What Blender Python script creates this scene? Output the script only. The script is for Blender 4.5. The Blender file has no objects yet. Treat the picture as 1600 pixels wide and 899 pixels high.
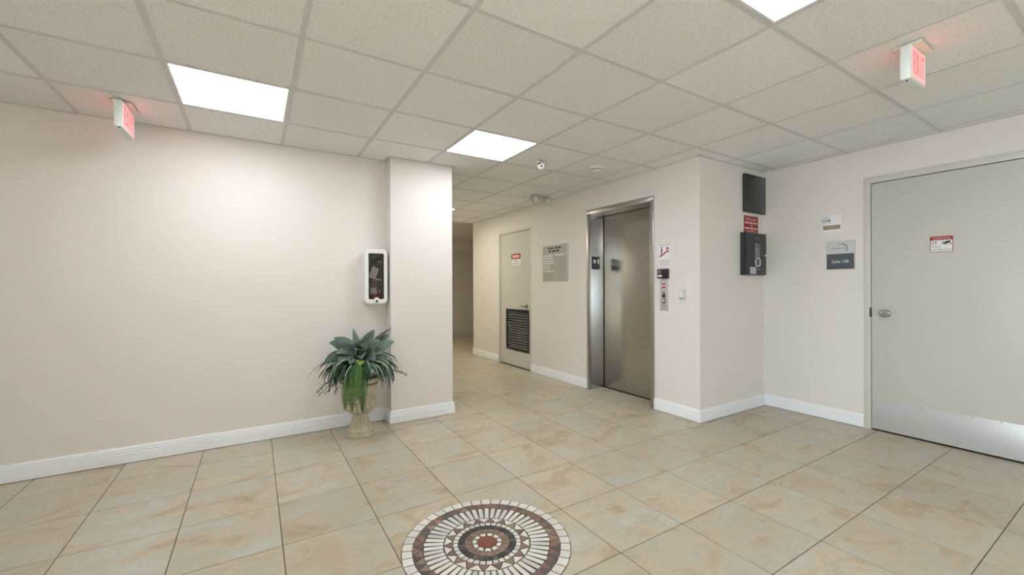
import bpy, bmesh, math, random
from mathutils import Matrix, Vector
random.seed(7)
S = bpy.context.scene
COL = S.collection
PI = math.pi

# ------------------------------------------------------------------ camera
F_PX, CAM_H, YAW, PITCH, ROLL = 650.687, 1.2514, 0.5535, -0.0008, -0.0036
fw = Vector((math.sin(YAW)*math.cos(PITCH), math.cos(YAW)*math.cos(PITCH), math.sin(PITCH)))
r0 = Vector((math.cos(YAW), -math.sin(YAW), 0)); u0 = r0.cross(fw)
rt = r0*math.cos(ROLL) + u0*math.sin(ROLL); up = -r0*math.sin(ROLL) + u0*math.cos(ROLL)
cd = bpy.data.cameras.new('camera'); cam = bpy.data.objects.new('camera', cd); COL.objects.link(cam)
cd.sensor_width = 36.0; cd.lens = F_PX/1600*36.0; cd.clip_start = 0.05
M = Matrix(((rt.x, up.x, -fw.x, 0), (rt.y, up.y, -fw.y, 0), (rt.z, up.z, -fw.z, CAM_H), (0, 0, 0, 1)))
cam.matrix_world = M
S.camera = cam

# ------------------------------------------------------------------ world, exposure, portal
W = bpy.data.worlds.new('sky'); S.world = W; W.use_nodes = True
bg = W.node_tree.nodes['Background']
bg.inputs[0].default_value = (0.83, 0.905, 1.0, 1); bg.inputs[1].default_value = 7.6
S.view_settings.view_transform = 'Standard'; S.view_settings.look = 'None'
S.view_settings.exposure = 1.14; S.view_settings.gamma = 1.0
S.view_settings.use_curve_mapping = False
LAMP = 7.0
sl_ = bpy.data.lights.new('sun', 'SUN'); sl_.energy = 19.0; sl_.angle = .0093; sl_.color = (1.0, 1.0, 1.0)
so_ = bpy.data.objects.new('sun', sl_); COL.objects.link(so_)
so_.rotation_euler = Vector((.88, -.03, -.44)).to_track_quat('-Z', 'Y').to_euler()
GZ1, YB, XL = 2.25, -4.4, -3.4
WY0, WY1 = -4.2, -0.9      # glazed entrance front, behind and to the left of the camera
for sz, lc, rz in ((WY1-WY0, (XL-.14, (WY0+WY1)/2, GZ1/2), -PI/2),):
    pl = bpy.data.lights.new('window_portal', 'AREA'); pl.shape = 'RECTANGLE'; pl.size = sz; pl.size_y = GZ1
    pl.cycles.is_portal = True
    po = bpy.data.objects.new('window_portal', pl); COL.objects.link(po)
    po.location = lc; po.rotation_euler = (PI/2, 0, rz)

# ------------------------------------------------------------------ dimensions (metres)
ZC = 2.449
XE, XR, YR, YW, YC = 3.475, 4.575, 2.345, 3.995, 3.835
XC0, XC1 = 1.062, 1.672            # column
YK = 7.0                           # elevator wall ends
YF, XF = 9.55, 5.6                 # far end of the corridor
EL0, EL1, ELZ = 2.855, 3.860, 2.185   # elevator frame, outer
CD0, CD1, CDZ = 5.085, 6.045, 2.150   # corridor door opening
RD0, RD1, RDZ = 0.475, 1.492, 2.200   # right door frame, outer

# ------------------------------------------------------------------ helpers
class MB:
    def __init__(s): s.v = []; s.f = []; s.sm = []
    def add(s, vs, fs, smooth=False):
        n = len(s.v); s.v += [tuple(v) for v in vs]; s.f += [tuple(i+n for i in f) for f in fs]; s.sm += [smooth]*len(fs); return s
    def box(s, x0, x1, y0, y1, z0, z1):
        return s.add([(x0,y0,z0),(x1,y0,z0),(x1,y1,z0),(x0,y1,z0),(x0,y0,z1),(x1,y0,z1),(x1,y1,z1),(x0,y1,z1)],
            [(3,2,1,0),(4,5,6,7),(0,1,5,4),(1,2,6,5),(2,3,7,6),(3,0,4,7)])
    def bar(s, a, b, r, n=10, r2=None):
        a, b = Vector(a), Vector(b); return s.tube([a, b], [r, r if r2 is None else r2], n)
    def tube(s, pts, rad, n=8, cap=True):
        pts = [Vector(p) for p in pts]; vs = []; fs = []
        if not isinstance(rad, (list, tuple)): rad = [rad]*len(pts)
        for i, p in enumerate(pts):
            t = (pts[min(i+1, len(pts)-1)] - pts[max(i-1, 0)]).normalized()
            ref = Vector((0,0,1)) if abs(t.z) < .9 else Vector((1,0,0))
            a = t.cross(ref).normalized(); b = t.cross(a)
            for k in range(n):
                an = 2*PI*k/n; vs.append(p + (a*math.cos(an) + b*math.sin(an))*rad[i])
        for i in range(len(pts)-1):
            for k in range(n):
                k2 = (k+1) % n; fs.append((i*n+k, i*n+k2, (i+1)*n+k2, (i+1)*n+k))
        if cap: fs += [tuple(range(n))[::-1], tuple(range((len(pts)-1)*n, len(pts)*n))]
        return s.add(vs, fs, True)
    def lathe(s, prof, n=32, c=(0,0,0), axis='z', mod=None, cap=True):
        vs = []; fs = []
        for i, (r, z) in enumerate(prof):
            for k in range(n):
                a = 2*PI*k/n; rr = r*(mod(a, z) if mod else 1)
                p = (rr*math.cos(a), rr*math.sin(a), z)
                if axis == 'y': p = (p[0], -p[2], p[1])      # height runs out of the wall (-y)
                if axis == '-z': p = (p[0], -p[1], -p[2])
                vs.append((p[0]+c[0], p[1]+c[1], p[2]+c[2]))
        for i in range(len(prof)-1):
            for k in range(n):
                k2 = (k+1) % n; fs.append((i*n+k, i*n+k2, (i+1)*n+k2, (i+1)*n+k))
        if cap: fs += [tuple(range(n))[::-1], tuple(range((len(prof)-1)*n, len(prof)*n))]
        return s.add(vs, fs, True)
    def poly(s, pts, y0, y1):
        """outline in the x-z plane, extruded from y0 to y1"""
        n = len(pts); vs = [(x, y0, z) for x, z in pts] + [(x, y1, z) for x, z in pts]
        fs = [tuple(range(n)), tuple(range(2*n-1, n-1, -1))] + [(i, i+n, (i+1) % n+n, (i+1) % n) for i in range(n)]
        return s.add(vs, fs)
    def polyz(s, pts, z0, z1):
        n = len(pts); vs = [(x, y, z0) for x, y in pts] + [(x, y, z1) for x, y in pts]
        fs = [tuple(range(n))[::-1], tuple(range(n, 2*n))] + [(i, (i+1) % n, (i+1) % n+n, i+n) for i in range(n)]
        return s.add(vs, fs)
    def mesh(s, name, bevel=0, seg=2):
        me = bpy.data.meshes.new(name); me.from_pydata(s.v, [], s.f)
        bm = bmesh.new(); bm.from_mesh(me)
        bmesh.ops.recalc_face_normals(bm, faces=bm.faces)
        if bevel:
            es = [e for e in bm.edges if len(e.link_faces) == 2 and e.calc_face_angle(0) > .6]
            bmesh.ops.bevel(bm, geom=es, offset=bevel, segments=seg, affect='EDGES', profile=.5)
        for f in bm.faces: f.smooth = True
        for e in bm.edges:
            if len(e.link_faces) == 2 and e.calc_face_angle(0) > .55: e.smooth = False
        bm.to_mesh(me); bm.free(); return me
    def build(s, name, m, parent=None, bevel=0, loc=None, seg=2):
        o = bpy.data.objects.new(name, s.mesh(name, bevel, seg)); COL.objects.link(o)
        o.data.materials.append(m)
        if parent: o.parent = parent
        if loc: o.location = loc
        return o
def B(*a): return MB().box(*a)
def tag(o, label, cat=None, group=None, kind=None):
    o['label'] = label
    if cat: o['category'] = cat
    if group: o['group'] = group
    if kind: o['kind'] = kind
    return o
def thing(name, label, cat, loc=(0,0,0), rz=0, group=None, kind=None):
    o = bpy.data.objects.new(name, None); COL.objects.link(o); o.location = loc; o.rotation_euler = (0,0,rz)
    o.empty_display_size = .1
    return tag(o, label, cat, group, kind)
def struct(name, mb, m, label, cat, bevel=0):
    return tag(mb.build(name, m, None, bevel), label, cat, None, 'structure')
RX = -PI/2       # rotation for things on walls that face -x
_font = {}
def text(parent, s, x, z, h, m, y=-.003, w=None, name='lettering', depth=.0006, align='CENTER'):
    """flat printed lettering standing in the local x-z plane, facing -y; h = letter height, w = forced width"""
    cu = bpy.data.curves.new('t', 'FONT'); cu.body = s; cu.size = 1; cu.resolution_u = 2
    ob = bpy.data.objects.new('t', cu); me = bpy.data.meshes.new_from_object(ob)
    bpy.data.objects.remove(ob); bpy.data.curves.remove(cu)
    xs = [v.co.x for v in me.vertices]; ys = [v.co.y for v in me.vertices]
    x0, x1, y0, y1 = min(xs), max(xs), min(ys), max(ys)
    k = h/(y1-y0); kx = (w/(x1-x0)) if w else k
    ox = {'CENTER': -(x0+x1)/2, 'LEFT': -x0}[align]
    for v in me.vertices:
        v.co = Vector(((v.co.x+ox)*kx + x, y, (v.co.y-(y0+y1)/2)*k + z))
    me.name = name; me.materials.clear(); me.materials.append(m)
    o = bpy.data.objects.new(name, me); COL.objects.link(o); o.parent = parent
    return o

# ------------------------------------------------------------------ materials
def nt(name):
    m = bpy.data.materials.new(name); m.use_nodes = True
    return m, m.node_tree.nodes, m.node_tree.links, m.node_tree.nodes['Principled BSDF']
def mat(name, col, rough=.5, metal=0, spec=.5, bump=0, bscale=200, var=0, vscale=3, emit=None, es=0, coat=0):
    m, N, L, p = nt(name)
    p.inputs['Base Color'].default_value = (*col, 1); p.inputs['Roughness'].default_value = rough
    p.inputs['Metallic'].default_value = metal; p.inputs['Specular IOR Level'].default_value = spec
    p.inputs['Coat Weight'].default_value = coat
    if emit: p.inputs['Emission Color'].default_value = (*emit, 1); p.inputs['Emission Strength'].default_value = es
    if bump or var:
        tc = N.new('ShaderNodeTexCoord')
    if var:
        n = N.new('ShaderNodeTexNoise'); n.inputs['Scale'].default_value = vscale; n.inputs['Detail'].default_value = 4
        L.new(tc.outputs['Object'], n.inputs['Vector'])
        mr = N.new('ShaderNodeMapRange'); mr.inputs[1].default_value = .3; mr.inputs[2].default_value = .7
        mr.inputs[3].default_value = 1-var; mr.inputs[4].default_value = 1+var
        L.new(n.outputs['Fac'], mr.inputs[0])
        hs = N.new('ShaderNodeHueSaturation'); hs.inputs['Color'].default_value = (*col, 1)
        L.new(mr.outputs[0], hs.inputs['Value']); L.new(hs.outputs[0], p.inputs['Base Color'])
    if bump:
        n2 = N.new('ShaderNodeTexNoise'); n2.inputs['Scale'].default_value = bscale; n2.inputs['Detail'].default_value = 3
        L.new(tc.outputs['Object'], n2.inputs['Vector'])
        b = N.new('ShaderNodeBump'); b.inputs['Strength'].default_value = bump; b.inputs['Distance'].default_value = .002
        L.new(n2.outputs['Fac'], b.inputs['Height']); L.new(b.outputs[0], p.inputs['Normal'])
    return m
M_wall = mat('cream_wall_paint', (.785, .745, .712), .55, bump=.12, bscale=260, spec=.35)
M_base = mat('white_trim_paint', (.88, .90, .93), .35)
M_door = mat('beige_door_paint', (.60, .58, .545), .42, bump=.05, bscale=120)
M_frame = mat('beige_frame_paint', (.64, .615, .57), .42)
M_gap = mat('dark_gap', (.03, .028, .025), .9)
M_grid = mat('ceiling_grid_white', (.67, .67, .67), .5)
M_white = mat('white_plastic', (.80, .82, .80), .4)
M_ivory = mat('ivory_plastic', (.74, .72, .62), .4)
M_black = mat('black_plastic', (.018, .018, .02), .32)
M_charcoal = mat('charcoal_metal', (.030, .034, .040), .42)
M_screen = mat('dark_glossy_panel', (.028, .024, .026), .16)
M_chrome = mat('satin_chrome', (.50, .50, .47), .22, 1)
M_nickel = mat('dull_nickel', (.36, .35, .32), .3, 1)
M_red = mat('sign_red', (.33, .022, .03), .5)
M_signwhite = mat('sign_white', (.84, .83, .86), .45)
M_ink = mat('dark_ink', (.03, .03, .035), .5)
M_greyink = mat('grey_ink', (.26, .25, .27), .5)
M_pinkink = mat('maroon_ink', (.30, .03, .07), .5)
M_pale = mat('pale_print', (.75, .55, .55), .5)
M_pink = mat('pink_print', (.78, .42, .42), .5)
M_kick = mat('brushed_aluminium_kick', (.60, .60, .61), .42, .35)
M_alu = mat('window_aluminium', (.45, .45, .45), .35, .8)
M_pane_lamp = mat('lit_lamp_diffuser', (.9, .9, .88), .5, emit=(.945, .97, 1.0), es=LAMP)

def m_ceiling():
    m, N, L, p = nt('mineral_fibre_tile')
    tc = N.new('ShaderNodeTexCoord'); oi = N.new('ShaderNodeObjectInfo')
    ad = N.new('ShaderNodeVectorMath'); ad.operation = 'ADD'
    mu = N.new('ShaderNodeVectorMath'); mu.operation = 'SCALE'; mu.inputs[0].default_value = (37, 53, 0)
    L.new(oi.outputs['Random'], mu.inputs['Scale']); L.new(tc.outputs['Object'], ad.inputs[0]); L.new(mu.outputs[0], ad.inputs[1])
    n = N.new('ShaderNodeTexNoise'); n.inputs['Scale'].default_value = 95; n.inputs['Detail'].default_value = 3; n.inputs['Roughness'].default_value = .6
    L.new(ad.outputs[0], n.inputs['Vector'])
    cr = N.new('ShaderNodeValToRGB'); cr.color_ramp.elements[0].position = .33; cr.color_ramp.elements[1].position = .46
    cr.color_ramp.elements[0].color = (.70, .695, .69, 1); cr.color_ramp.elements[1].color = (.88, .88, .885, 1)
    L.new(n.outputs['Fac'], cr.inputs['Fac'])
    mr = N.new('ShaderNodeMapRange'); mr.inputs[3].default_value = .965; mr.inputs[4].default_value = 1.03
    L.new(oi.outputs['Random'], mr.inputs[0])
    hs = N.new('ShaderNodeHueSaturation'); L.new(cr.outputs[0], hs.inputs['Color']); L.new(mr.outputs[0], hs.inputs['Value'])
    L.new(hs.outputs[0], p.inputs['Base Color'])
    b = N.new('ShaderNodeBump'); b.inputs['Strength'].default_value = .5; b.inputs['Distance'].default_value = .002
    L.new(cr.outputs[0], b.inputs['Height']); L.new(b.outputs[0], p.inputs['Normal'])
    p.inputs['Roughness'].default_value = .9; p.inputs['Specular IOR Level'].default_value = .15
    return m
M_ctile = m_ceiling()

def m_stone():
    m, N, L, p = nt('beige_stone_tile')
    tc = N.new('ShaderNodeTexCoord'); oi = N.new('ShaderNodeObjectInfo')
    mu = N.new('ShaderNodeVectorMath'); mu.operation = 'SCALE'; mu.inputs[0].default_value = (41, 67, 13)
    ad = N.new('ShaderNodeVectorMath'); ad.operation = 'ADD'
    L.new(oi.outputs['Random'], mu.inputs['Scale']); L.new(tc.outputs['Object'], ad.inputs[0]); L.new(mu.outputs[0], ad.inputs[1])
    mp = N.new('ShaderNodeMapping'); mp.inputs['Rotation'].default_value = (0, 0, .25); mp.inputs['Scale'].default_value = (1.0, 1.6, 1)
    L.new(ad.outputs[0], mp.inputs['Vector'])
    def noise(sc, det, dist=0, ro=.55):
        n = N.new('ShaderNodeTexNoise'); n.inputs['Scale'].default_value = sc; n.inputs['Detail'].default_value = det
        n.inputs['Distortion'].default_value = dist; n.inputs['Roughness'].default_value = ro
        L.new(mp.outputs[0], n.inputs['Vector']); return n
    n1 = noise(2.6, 9, .8, .66); cr = N.new('ShaderNodeValToRGB'); e = cr.color_ramp.elements
    e[0].position = .33; e[0].color = (.40, .315, .215, 1); e[1].position = .66; e[1].color = (.535, .535, .475, 1)
    for pos, c in ((.42, (.50, .415, .30)), (.49, (.555, .485, .375)), (.57, (.50, .465, .375))):
        q = e.new(pos); q.color = (*c, 1)
    L.new(n1.outputs['Fac'], cr.inputs['Fac'])
    n2 = noise(5.0, 9, .9, .7)                          # thin darker veins, broken up by a second noise
    ab = N.new('ShaderNodeMath'); ab.operation = 'SUBTRACT'; ab.inputs[1].default_value = .5; L.new(n2.outputs['Fac'], ab.inputs[0])
    ab2 = N.new('ShaderNodeMath'); ab2.operation = 'ABSOLUTE'; L.new(ab.outputs[0], ab2.inputs[0])
    mr = N.new('ShaderNodeMapRange'); mr.inputs[1].default_value = 0; mr.inputs[2].default_value = .022; mr.inputs[3].default_value = .55; mr.inputs[4].default_value = 0
    L.new(ab2.outputs[0], mr.inputs[0])
    n4 = noise(3.4, 4); mr4 = N.new('ShaderNodeMapRange'); mr4.inputs[1].default_value = .46; mr4.inputs[2].default_value = .62
    L.new(n4.outputs['Fac'], mr4.inputs[0])
    mm = N.new('ShaderNodeMath'); mm.operation = 'MULTIPLY'; L.new(mr.outputs[0], mm.inputs[0]); L.new(mr4.outputs[0], mm.inputs[1])
    mx = N.new('ShaderNodeMix'); mx.data_type = 'RGBA'; mx.inputs[7].default_value = (.30, .245, .17, 1)
    L.new(mm.outputs[0], mx.inputs[0]); L.new(cr.outputs[0], mx.inputs[6])
    n3 = noise(2.1, 5); mr3 = N.new('ShaderNodeMapRange'); mr3.inputs[1].default_value = .54; mr3.inputs[2].default_value = .70; mr3.inputs[3].default_value = 0; mr3.inputs[4].default_value = .55
    L.new(n3.outputs['Fac'], mr3.inputs[0])
    mx2 = N.new('ShaderNodeMix'); mx2.data_type = 'RGBA'; mx2.inputs[7].default_value = (.53, .535, .485, 1)
    L.new(mr3.outputs[0], mx2.inputs[0]); L.new(mx.outputs[2], mx2.inputs[6])
    mrv = N.new('ShaderNodeMapRange'); mrv.inputs[3].default_value = .94; mrv.inputs[4].default_value = 1.06; L.new(oi.outputs['Random'], mrv.inputs[0])
    hs = N.new('ShaderNodeHueSaturation'); L.new(mx2.outputs[2], hs.inputs['Color']); L.new(mrv.outputs[0], hs.inputs['Value'])
    L.new(hs.outputs[0], p.inputs['Base Color'])
    b = N.new('ShaderNodeBump'); b.inputs['Strength'].default_value = .08; b.inputs['Distance'].default_value = .002
    L.new(n1.outputs['Fac'], b.inputs['Height']); L.new(b.outputs[0], p.inputs['Normal'])
    p.inputs['Roughness'].default_value = .34; p.inputs['Specular IOR Level'].default_value = .45
    return m
M_ftile = m_stone()
M_grout = mat('brown_grout', (.13, .095, .065), .85)

def m_steel(name, col, rough, axis):
    m, N, L, p = nt(name)
    tc = N.new('ShaderNodeTexCoord'); mp = N.new('ShaderNodeMapping'); mp.inputs['Scale'].default_value = axis
    L.new(tc.outputs['Object'], mp.inputs['Vector'])
    n = N.new('ShaderNodeTexNoise'); n.inputs['Scale'].default_value = 1; n.inputs['Detail'].default_value = 4
    L.new(mp.outputs[0], n.inputs['Vector'])
    b = N.new('ShaderNodeBump'); b.inputs['Strength'].default_value = .06; b.inputs['Distance'].default_value = .001
    L.new(n.outputs['Fac'], b.inputs['Height']); L.new(b.outputs[0], p.inputs['Normal'])
    mr = N.new('ShaderNodeMapRange'); mr.inputs[3].default_value = rough-.05; mr.inputs[4].default_value = rough+.05
    L.new(n.outputs['Fac'], mr.inputs[0]); L.new(mr.outputs[0], p.inputs['Roughness'])
    p.inputs['Base Color'].default_value = (*col, 1); p.inputs['Metallic'].default_value = 1
    return m
M_steel = m_steel('brushed_stainless', (.53, .52, .505), .24, (1500, 1500, 6))
M_steelf = m_steel('brushed_stainless_frame', (.50, .49, .47), .30, (1200, 1200, 6))

def m_tess(name, col, var, rough=.4, sat=1.0):
    m, N, L, p = nt(name)
    oi = N.new('ShaderNodeObjectInfo'); mr = N.new('ShaderNodeMapRange'); mr.inputs[3].default_value = 1-var; mr.inputs[4].default_value = 1+var
    L.new(oi.outputs['Random'], mr.inputs[0])
    tc = N.new('ShaderNodeTexCoord'); n = N.new('ShaderNodeTexNoise'); n.inputs['Scale'].default_value = 45; n.inputs['Detail'].default_value = 5
    L.new(tc.outputs['Object'], n.inputs['Vector'])
    m2 = N.new('ShaderNodeMapRange'); m2.inputs[3].default_value = .86; m2.inputs[4].default_value = 1.14; L.new(n.outputs['Fac'], m2.inputs[0])
    mm = N.new('ShaderNodeMath'); mm.operation = 'MULTIPLY'; L.new(mr.outputs[0], mm.inputs[0]); L.new(m2.outputs[0], mm.inputs[1])
    hs = N.new('ShaderNodeHueSaturation'); hs.inputs['Color'].default_value = (*col, 1); L.new(mm.outputs[0], hs.inputs['Value'])
    L.new(hs.outputs[0], p.inputs['Base Color']); p.inputs['Roughness'].default_value = rough
    return m
T_white = m_tess('white_marble', (.74, .72, .66), .08); T_grey = m_tess('grey_white_marble', (.60, .60, .57), .10)
T_brown = m_tess('brown_marble', (.21, .125, .10), .22); T_tan = m_tess('tan_marble', (.26, .185, .135), .2)
T_dark = m_tess('dark_grey_marble', (.10, .085, .08), .3); T_black = m_tess('black_marble', (.035, .036, .038), .3)
T_red = m_tess('terracotta_marble', (.20, .06, .03), .1); M_mgrout = mat('dark_mosaic_grout', (.11, .09, .075), .85)

def m_glass(name, tint=(1,1,1), rough=.02):
    m = bpy.data.materials.new(name); m.use_nodes = True; N, L = m.node_tree.nodes, m.node_tree.links
    N.remove(N['Principled BSDF']); out = N['Material Output']
    t = N.new('ShaderNodeBsdfTransparent'); t.inputs[0].default_value = (*tint, 1)
    g = N.new('ShaderNodeBsdfGlossy'); g.inputs['Roughness'].default_value = rough
    fr = N.new('ShaderNodeFresnel'); fr.inputs[0].default_value = 1.45
    mx = N.new('ShaderNodeMixShader'); L.new(fr.outputs[0], mx.inputs[0]); L.new(t.outputs[0], mx.inputs[1]); L.new(g.outputs[0], mx.inputs[2])
    L.new(mx.outputs[0], out.inputs[0]); return m
M_glass = m_glass('clear_glass', (.93, .96, .95)); M_acryl = m_glass('smoky_acrylic', (.88, .86, .87), .06)

# ------------------------------------------------------------------ floor
floor = struct('floor', B(XL-.2, XF+.2, YB-.2, YF+.2, -.12, -.0016), M_grout, 'beige stone look floor tiles with thin brown grout joints', 'floor')
TX, TY, FX, FY = .4498, .4541, -1.6872, 2.3068
REG = [(XL, XE, YB, YW), (XE, XR, YB, YR), (XC1, XE, YW, YF), (XE, XF, YK, YF)]
REGF = REG + [(XE, 3.70, EL0+.04, EL1-.04)]          # the floor runs into the elevator reveal
def clip(x0, x1, y0, y1, regs):
    out = []
    for a, b, c, d in regs:
        p, q, r, s = max(x0, a), min(x1, b), max(y0, c), min(y1, d)
        if q-p > .004 and s-r > .004: out.append([p, q, r, s])
    # merge neighbours that make one rectangle
    ch = True
    while ch:
        ch = False
        for i in range(len(out)):
            for j in range(len(out)):
                if i == j: continue
                A, C = out[i], out[j]
                if abs(A[1]-C[0]) < 1e-6 and abs(A[2]-C[2]) < 1e-6 and abs(A[3]-C[3]) < 1e-6:
                    out[i] = [A[0], C[1], A[2], A[3]]; out.pop(j); ch = True; break
                if abs(A[3]-C[2]) < 1e-6 and abs(A[0]-C[0]) < 1e-6 and abs(A[1]-C[1]) < 1e-6:
                    out[i] = [A[0], A[1], A[2], C[3]]; out.pop(j); ch = True; break
            if ch: break
    return out
def in_view(x, y, z, pad=160):
    d = Vector((x, y, z-CAM_H)); f = d.dot(fw)
    if f < .2: return False, 0
    px, py = 800+F_PX*d.dot(rt)/f, 449.5-F_PX*d.dot(up)/f
    return (-pad < px < 1600+pad and -pad < py < 899+pad), 1/f
def ftile(mb, x0, x1, y0, y1, c=.0012, h=.006):
    vs = [(x0,y0,-h),(x1,y0,-h),(x1,y1,-h),(x0,y1,-h),(x0,y0,-c),(x1,y0,-c),(x1,y1,-c),(x0,y1,-c),
          (x0+c,y0+c,0),(x1-c,y0+c,0),(x1-c,y1-c,0),(x0+c,y1-c,0)]
    return mb.add(vs, [(0,1,5,4),(1,2,6,5),(2,3,7,6),(3,0,4,7),(4,5,9,8),(5,6,10,9),(6,7,11,10),(7,4,8,11),(8,9,10,11)])
G = .0021
full = ftile(MB(), -TX/2+G, TX/2-G, -TY/2+G, TY/2-G).mesh('floor_tile'); full.materials.append(M_ftile)
cells = []
for i in range(-6, 18):
    for j in range(-16, 18):
        x0, y0 = FX+i*TX, FY+j*TY
        R = clip(x0, x0+TX, y0, y0+TY, REGF)
        if R:
            v, w = in_view(x0+TX/2, y0+TY/2, 0); cells.append((v, w, x0, y0, R))
cells.sort(key=lambda c: (-c[0], -c[1]))
rest = MB()
for n, (v, w, x0, y0, R) in enumerate(cells):
    whole = len(R) == 1 and abs((R[0][1]-R[0][0])-TX) < 1e-5 and abs((R[0][3]-R[0][2])-TY) < 1e-5
    cx, cy = x0+TX/2, y0+TY/2
    if v and n < 300:
        if whole: o = bpy.data.objects.new('floor_tile', full); COL.objects.link(o); o.location = (cx, cy, 0); o.parent = floor
        else:
            mb = MB()
            for a, b, c, d in R: ftile(mb, a-cx+G, b-cx-G, c-cy+G, d-cy-G)
            mb.build('floor_tile', M_ftile, floor, loc=(cx, cy, 0))
    else:
        for a, b, c, d in R: ftile(rest, a+G, b-G, c+G, d-G)
if rest.v: tag(rest.build('floor_tile_field', M_ftile, floor), 'floor tiles behind the viewer', kind='stuff')

# ------------------------------------------------------------------ walls
ZT = ZC+.12
def wall(name, boxes, label, m=None):
    mb = MB()
    for b in boxes: mb.box(*b)
    return struct(name, mb, m or M_wall, label, 'wall')
wall('wall_left', [(XL-.12, XC1, YW, YW+.12, 0, ZT)], 'long cream wall behind the potted plant')
wall('wall_column', [(XC0, XC1, YC, YW, 0, ZC+.003)], 'cream column standing out from the wall at the corridor mouth')
wall('wall_corridor', [(XC1-.12, XC1, YW+.12, YF, 0, ZT)], 'hidden cream corridor wall beyond the column')
wall('wall_elevator', [(XE, XE+.30, YR, EL0+.02, 0, ZT), (XE, XE+.30, EL0+.02, EL1-.02, ELZ-.02, ZT), (XE, XE+.30, EL1-.02, CD0, 0, ZT),
     (XE, XE+.30, CD0, CD1, CDZ, ZT), (XE, XE+.30, CD1, YK, 0, ZT)], 'cream wall around the elevator and the corridor door')
wall('wall_return', [(XE+.30, XR+.12, YR, YR+.12, 0, ZT)], 'short cream return wall carrying the dark panels')
wall('wall_right', [(XR, XR+.14, YB, RD0+.02, 0, ZT), (XR, XR+.14, RD0+.02, RD1-.02, RDZ-.02, ZT), (XR, XR+.14, RD1-.02, YR, 0, ZT)], 'cream wall around the suite door')
wall('wall_back', [(XL-.12, XR+.14, YB-.12, YB, 0, ZT)], 'cream wall behind the viewer')
wall('wall_side', [(XL-.12, XL, YB, WY0, 0, ZT), (XL-.12, XL, WY0, WY1, GZ1, ZT), (XL-.12, XL, WY1, YW, 0, ZT)], 'cream side wall around the glazed entrance, outside the picture on the left')
wall('wall_end', [(XC1-.12, XF+.12, YF, YF+.12, 0, ZT), (XE+.30, XF+.12, YK-.12, YK, 0, ZT), (XF, XF+.12, YK, YF, 0, ZT)], 'dim cream walls at the far end of the corridor')
# shaft and room behind the openings are closed off
wall('wall_shaft', [(XE+.30, XE+.34, EL0-.1, CD1+.1, 0, ZT)], 'dark hoistway wall behind the elevator door', M_gap)
wall('wall_suite', [(XR+.14, XR+.18, RD0-.1, RD1+.1, 0, ZT)], 'dark closed space behind the suite door', M_gap)

# ------------------------------------------------------------------ baseboards
PROF = [(0, .004), (.016, .004), (.016, .072), (.0125, .075), (.0125, .078), (.0145, .081), (.0145, .090), (.011, .093), (.011, .096), (.012, .100), (.0095, .110), (.006, .116), (.0, .118)]
def baseboard(name, a, b, nrm, label, m0=0, m1=0):
    """profile swept from a to b on the wall whose outward normal is nrm; m0/m1 = mitre (+1 outside corner, -1 inside)"""
    a, b, n = Vector((*a, 0)), Vector((*b, 0)), Vector((*nrm, 0)); t = (b-a).normalized(); mb = MB(); k = len(PROF); vs = []
    for p, s, mm in ((a, -1, m0), (b, 1, m1)):
        for d, z in PROF:
            q = p + n*(d+.0002) + t*(s*mm*d); vs.append((q.x, q.y, z))
    fs = [tuple(range(k)), tuple(range(2*k-1, k-1, -1))] + [(i, (i+1) % k, (i+1) % k+k, i+k) for i in range(k)]
    mb.add(vs, fs); return struct(name, mb, M_base, label, 'baseboard')
baseboard('baseboard_left', (XL, YW), (XC0, YW), (0, -1), 'white moulded baseboard along the long left wall', -1, -1)
baseboard('baseboard_column_side', (XC0, YW), (XC0, YC), (-1, 0), 'short white baseboard on the left side of the column', -1, 1)
baseboard('baseboard_column', (XC0, YC), (XC1, YC), (0, -1), 'white baseboard across the front of the column', 1, 1)
baseboard('baseboard_corridor', (XC1, YC), (XC1, YF), (1, 0), 'white baseboard on the hidden corridor wall', 1, 0)
baseboard('baseboard_elevator', (XE, EL1+.001), (XE, CD0), (-1, 0), 'white baseboard between the corridor door and the elevator')
baseboard('baseboard_far', (XE, CD1), (XE, YK), (-1, 0), 'white baseboard beyond the corridor door', 0, 1)
baseboard('baseboard_corner', (XE, YR), (XE, EL0-.001), (-1, 0), 'white baseboard between the elevator and the wall corner', 1, 0)
baseboard('baseboard_return', (XE, YR), (XR, YR), (0, -1), 'white baseboard on the short return wall', 1, -1)
baseboard('baseboard_right', (XR, RD1+.001), (XR, YR), (-1, 0), 'white baseboard between the return wall and the suite door', 0, -1)
baseboard('baseboard_right_near', (XR, YB), (XR, RD0-.001), (-1, 0), 'white baseboard past the suite door, outside the picture')

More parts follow.
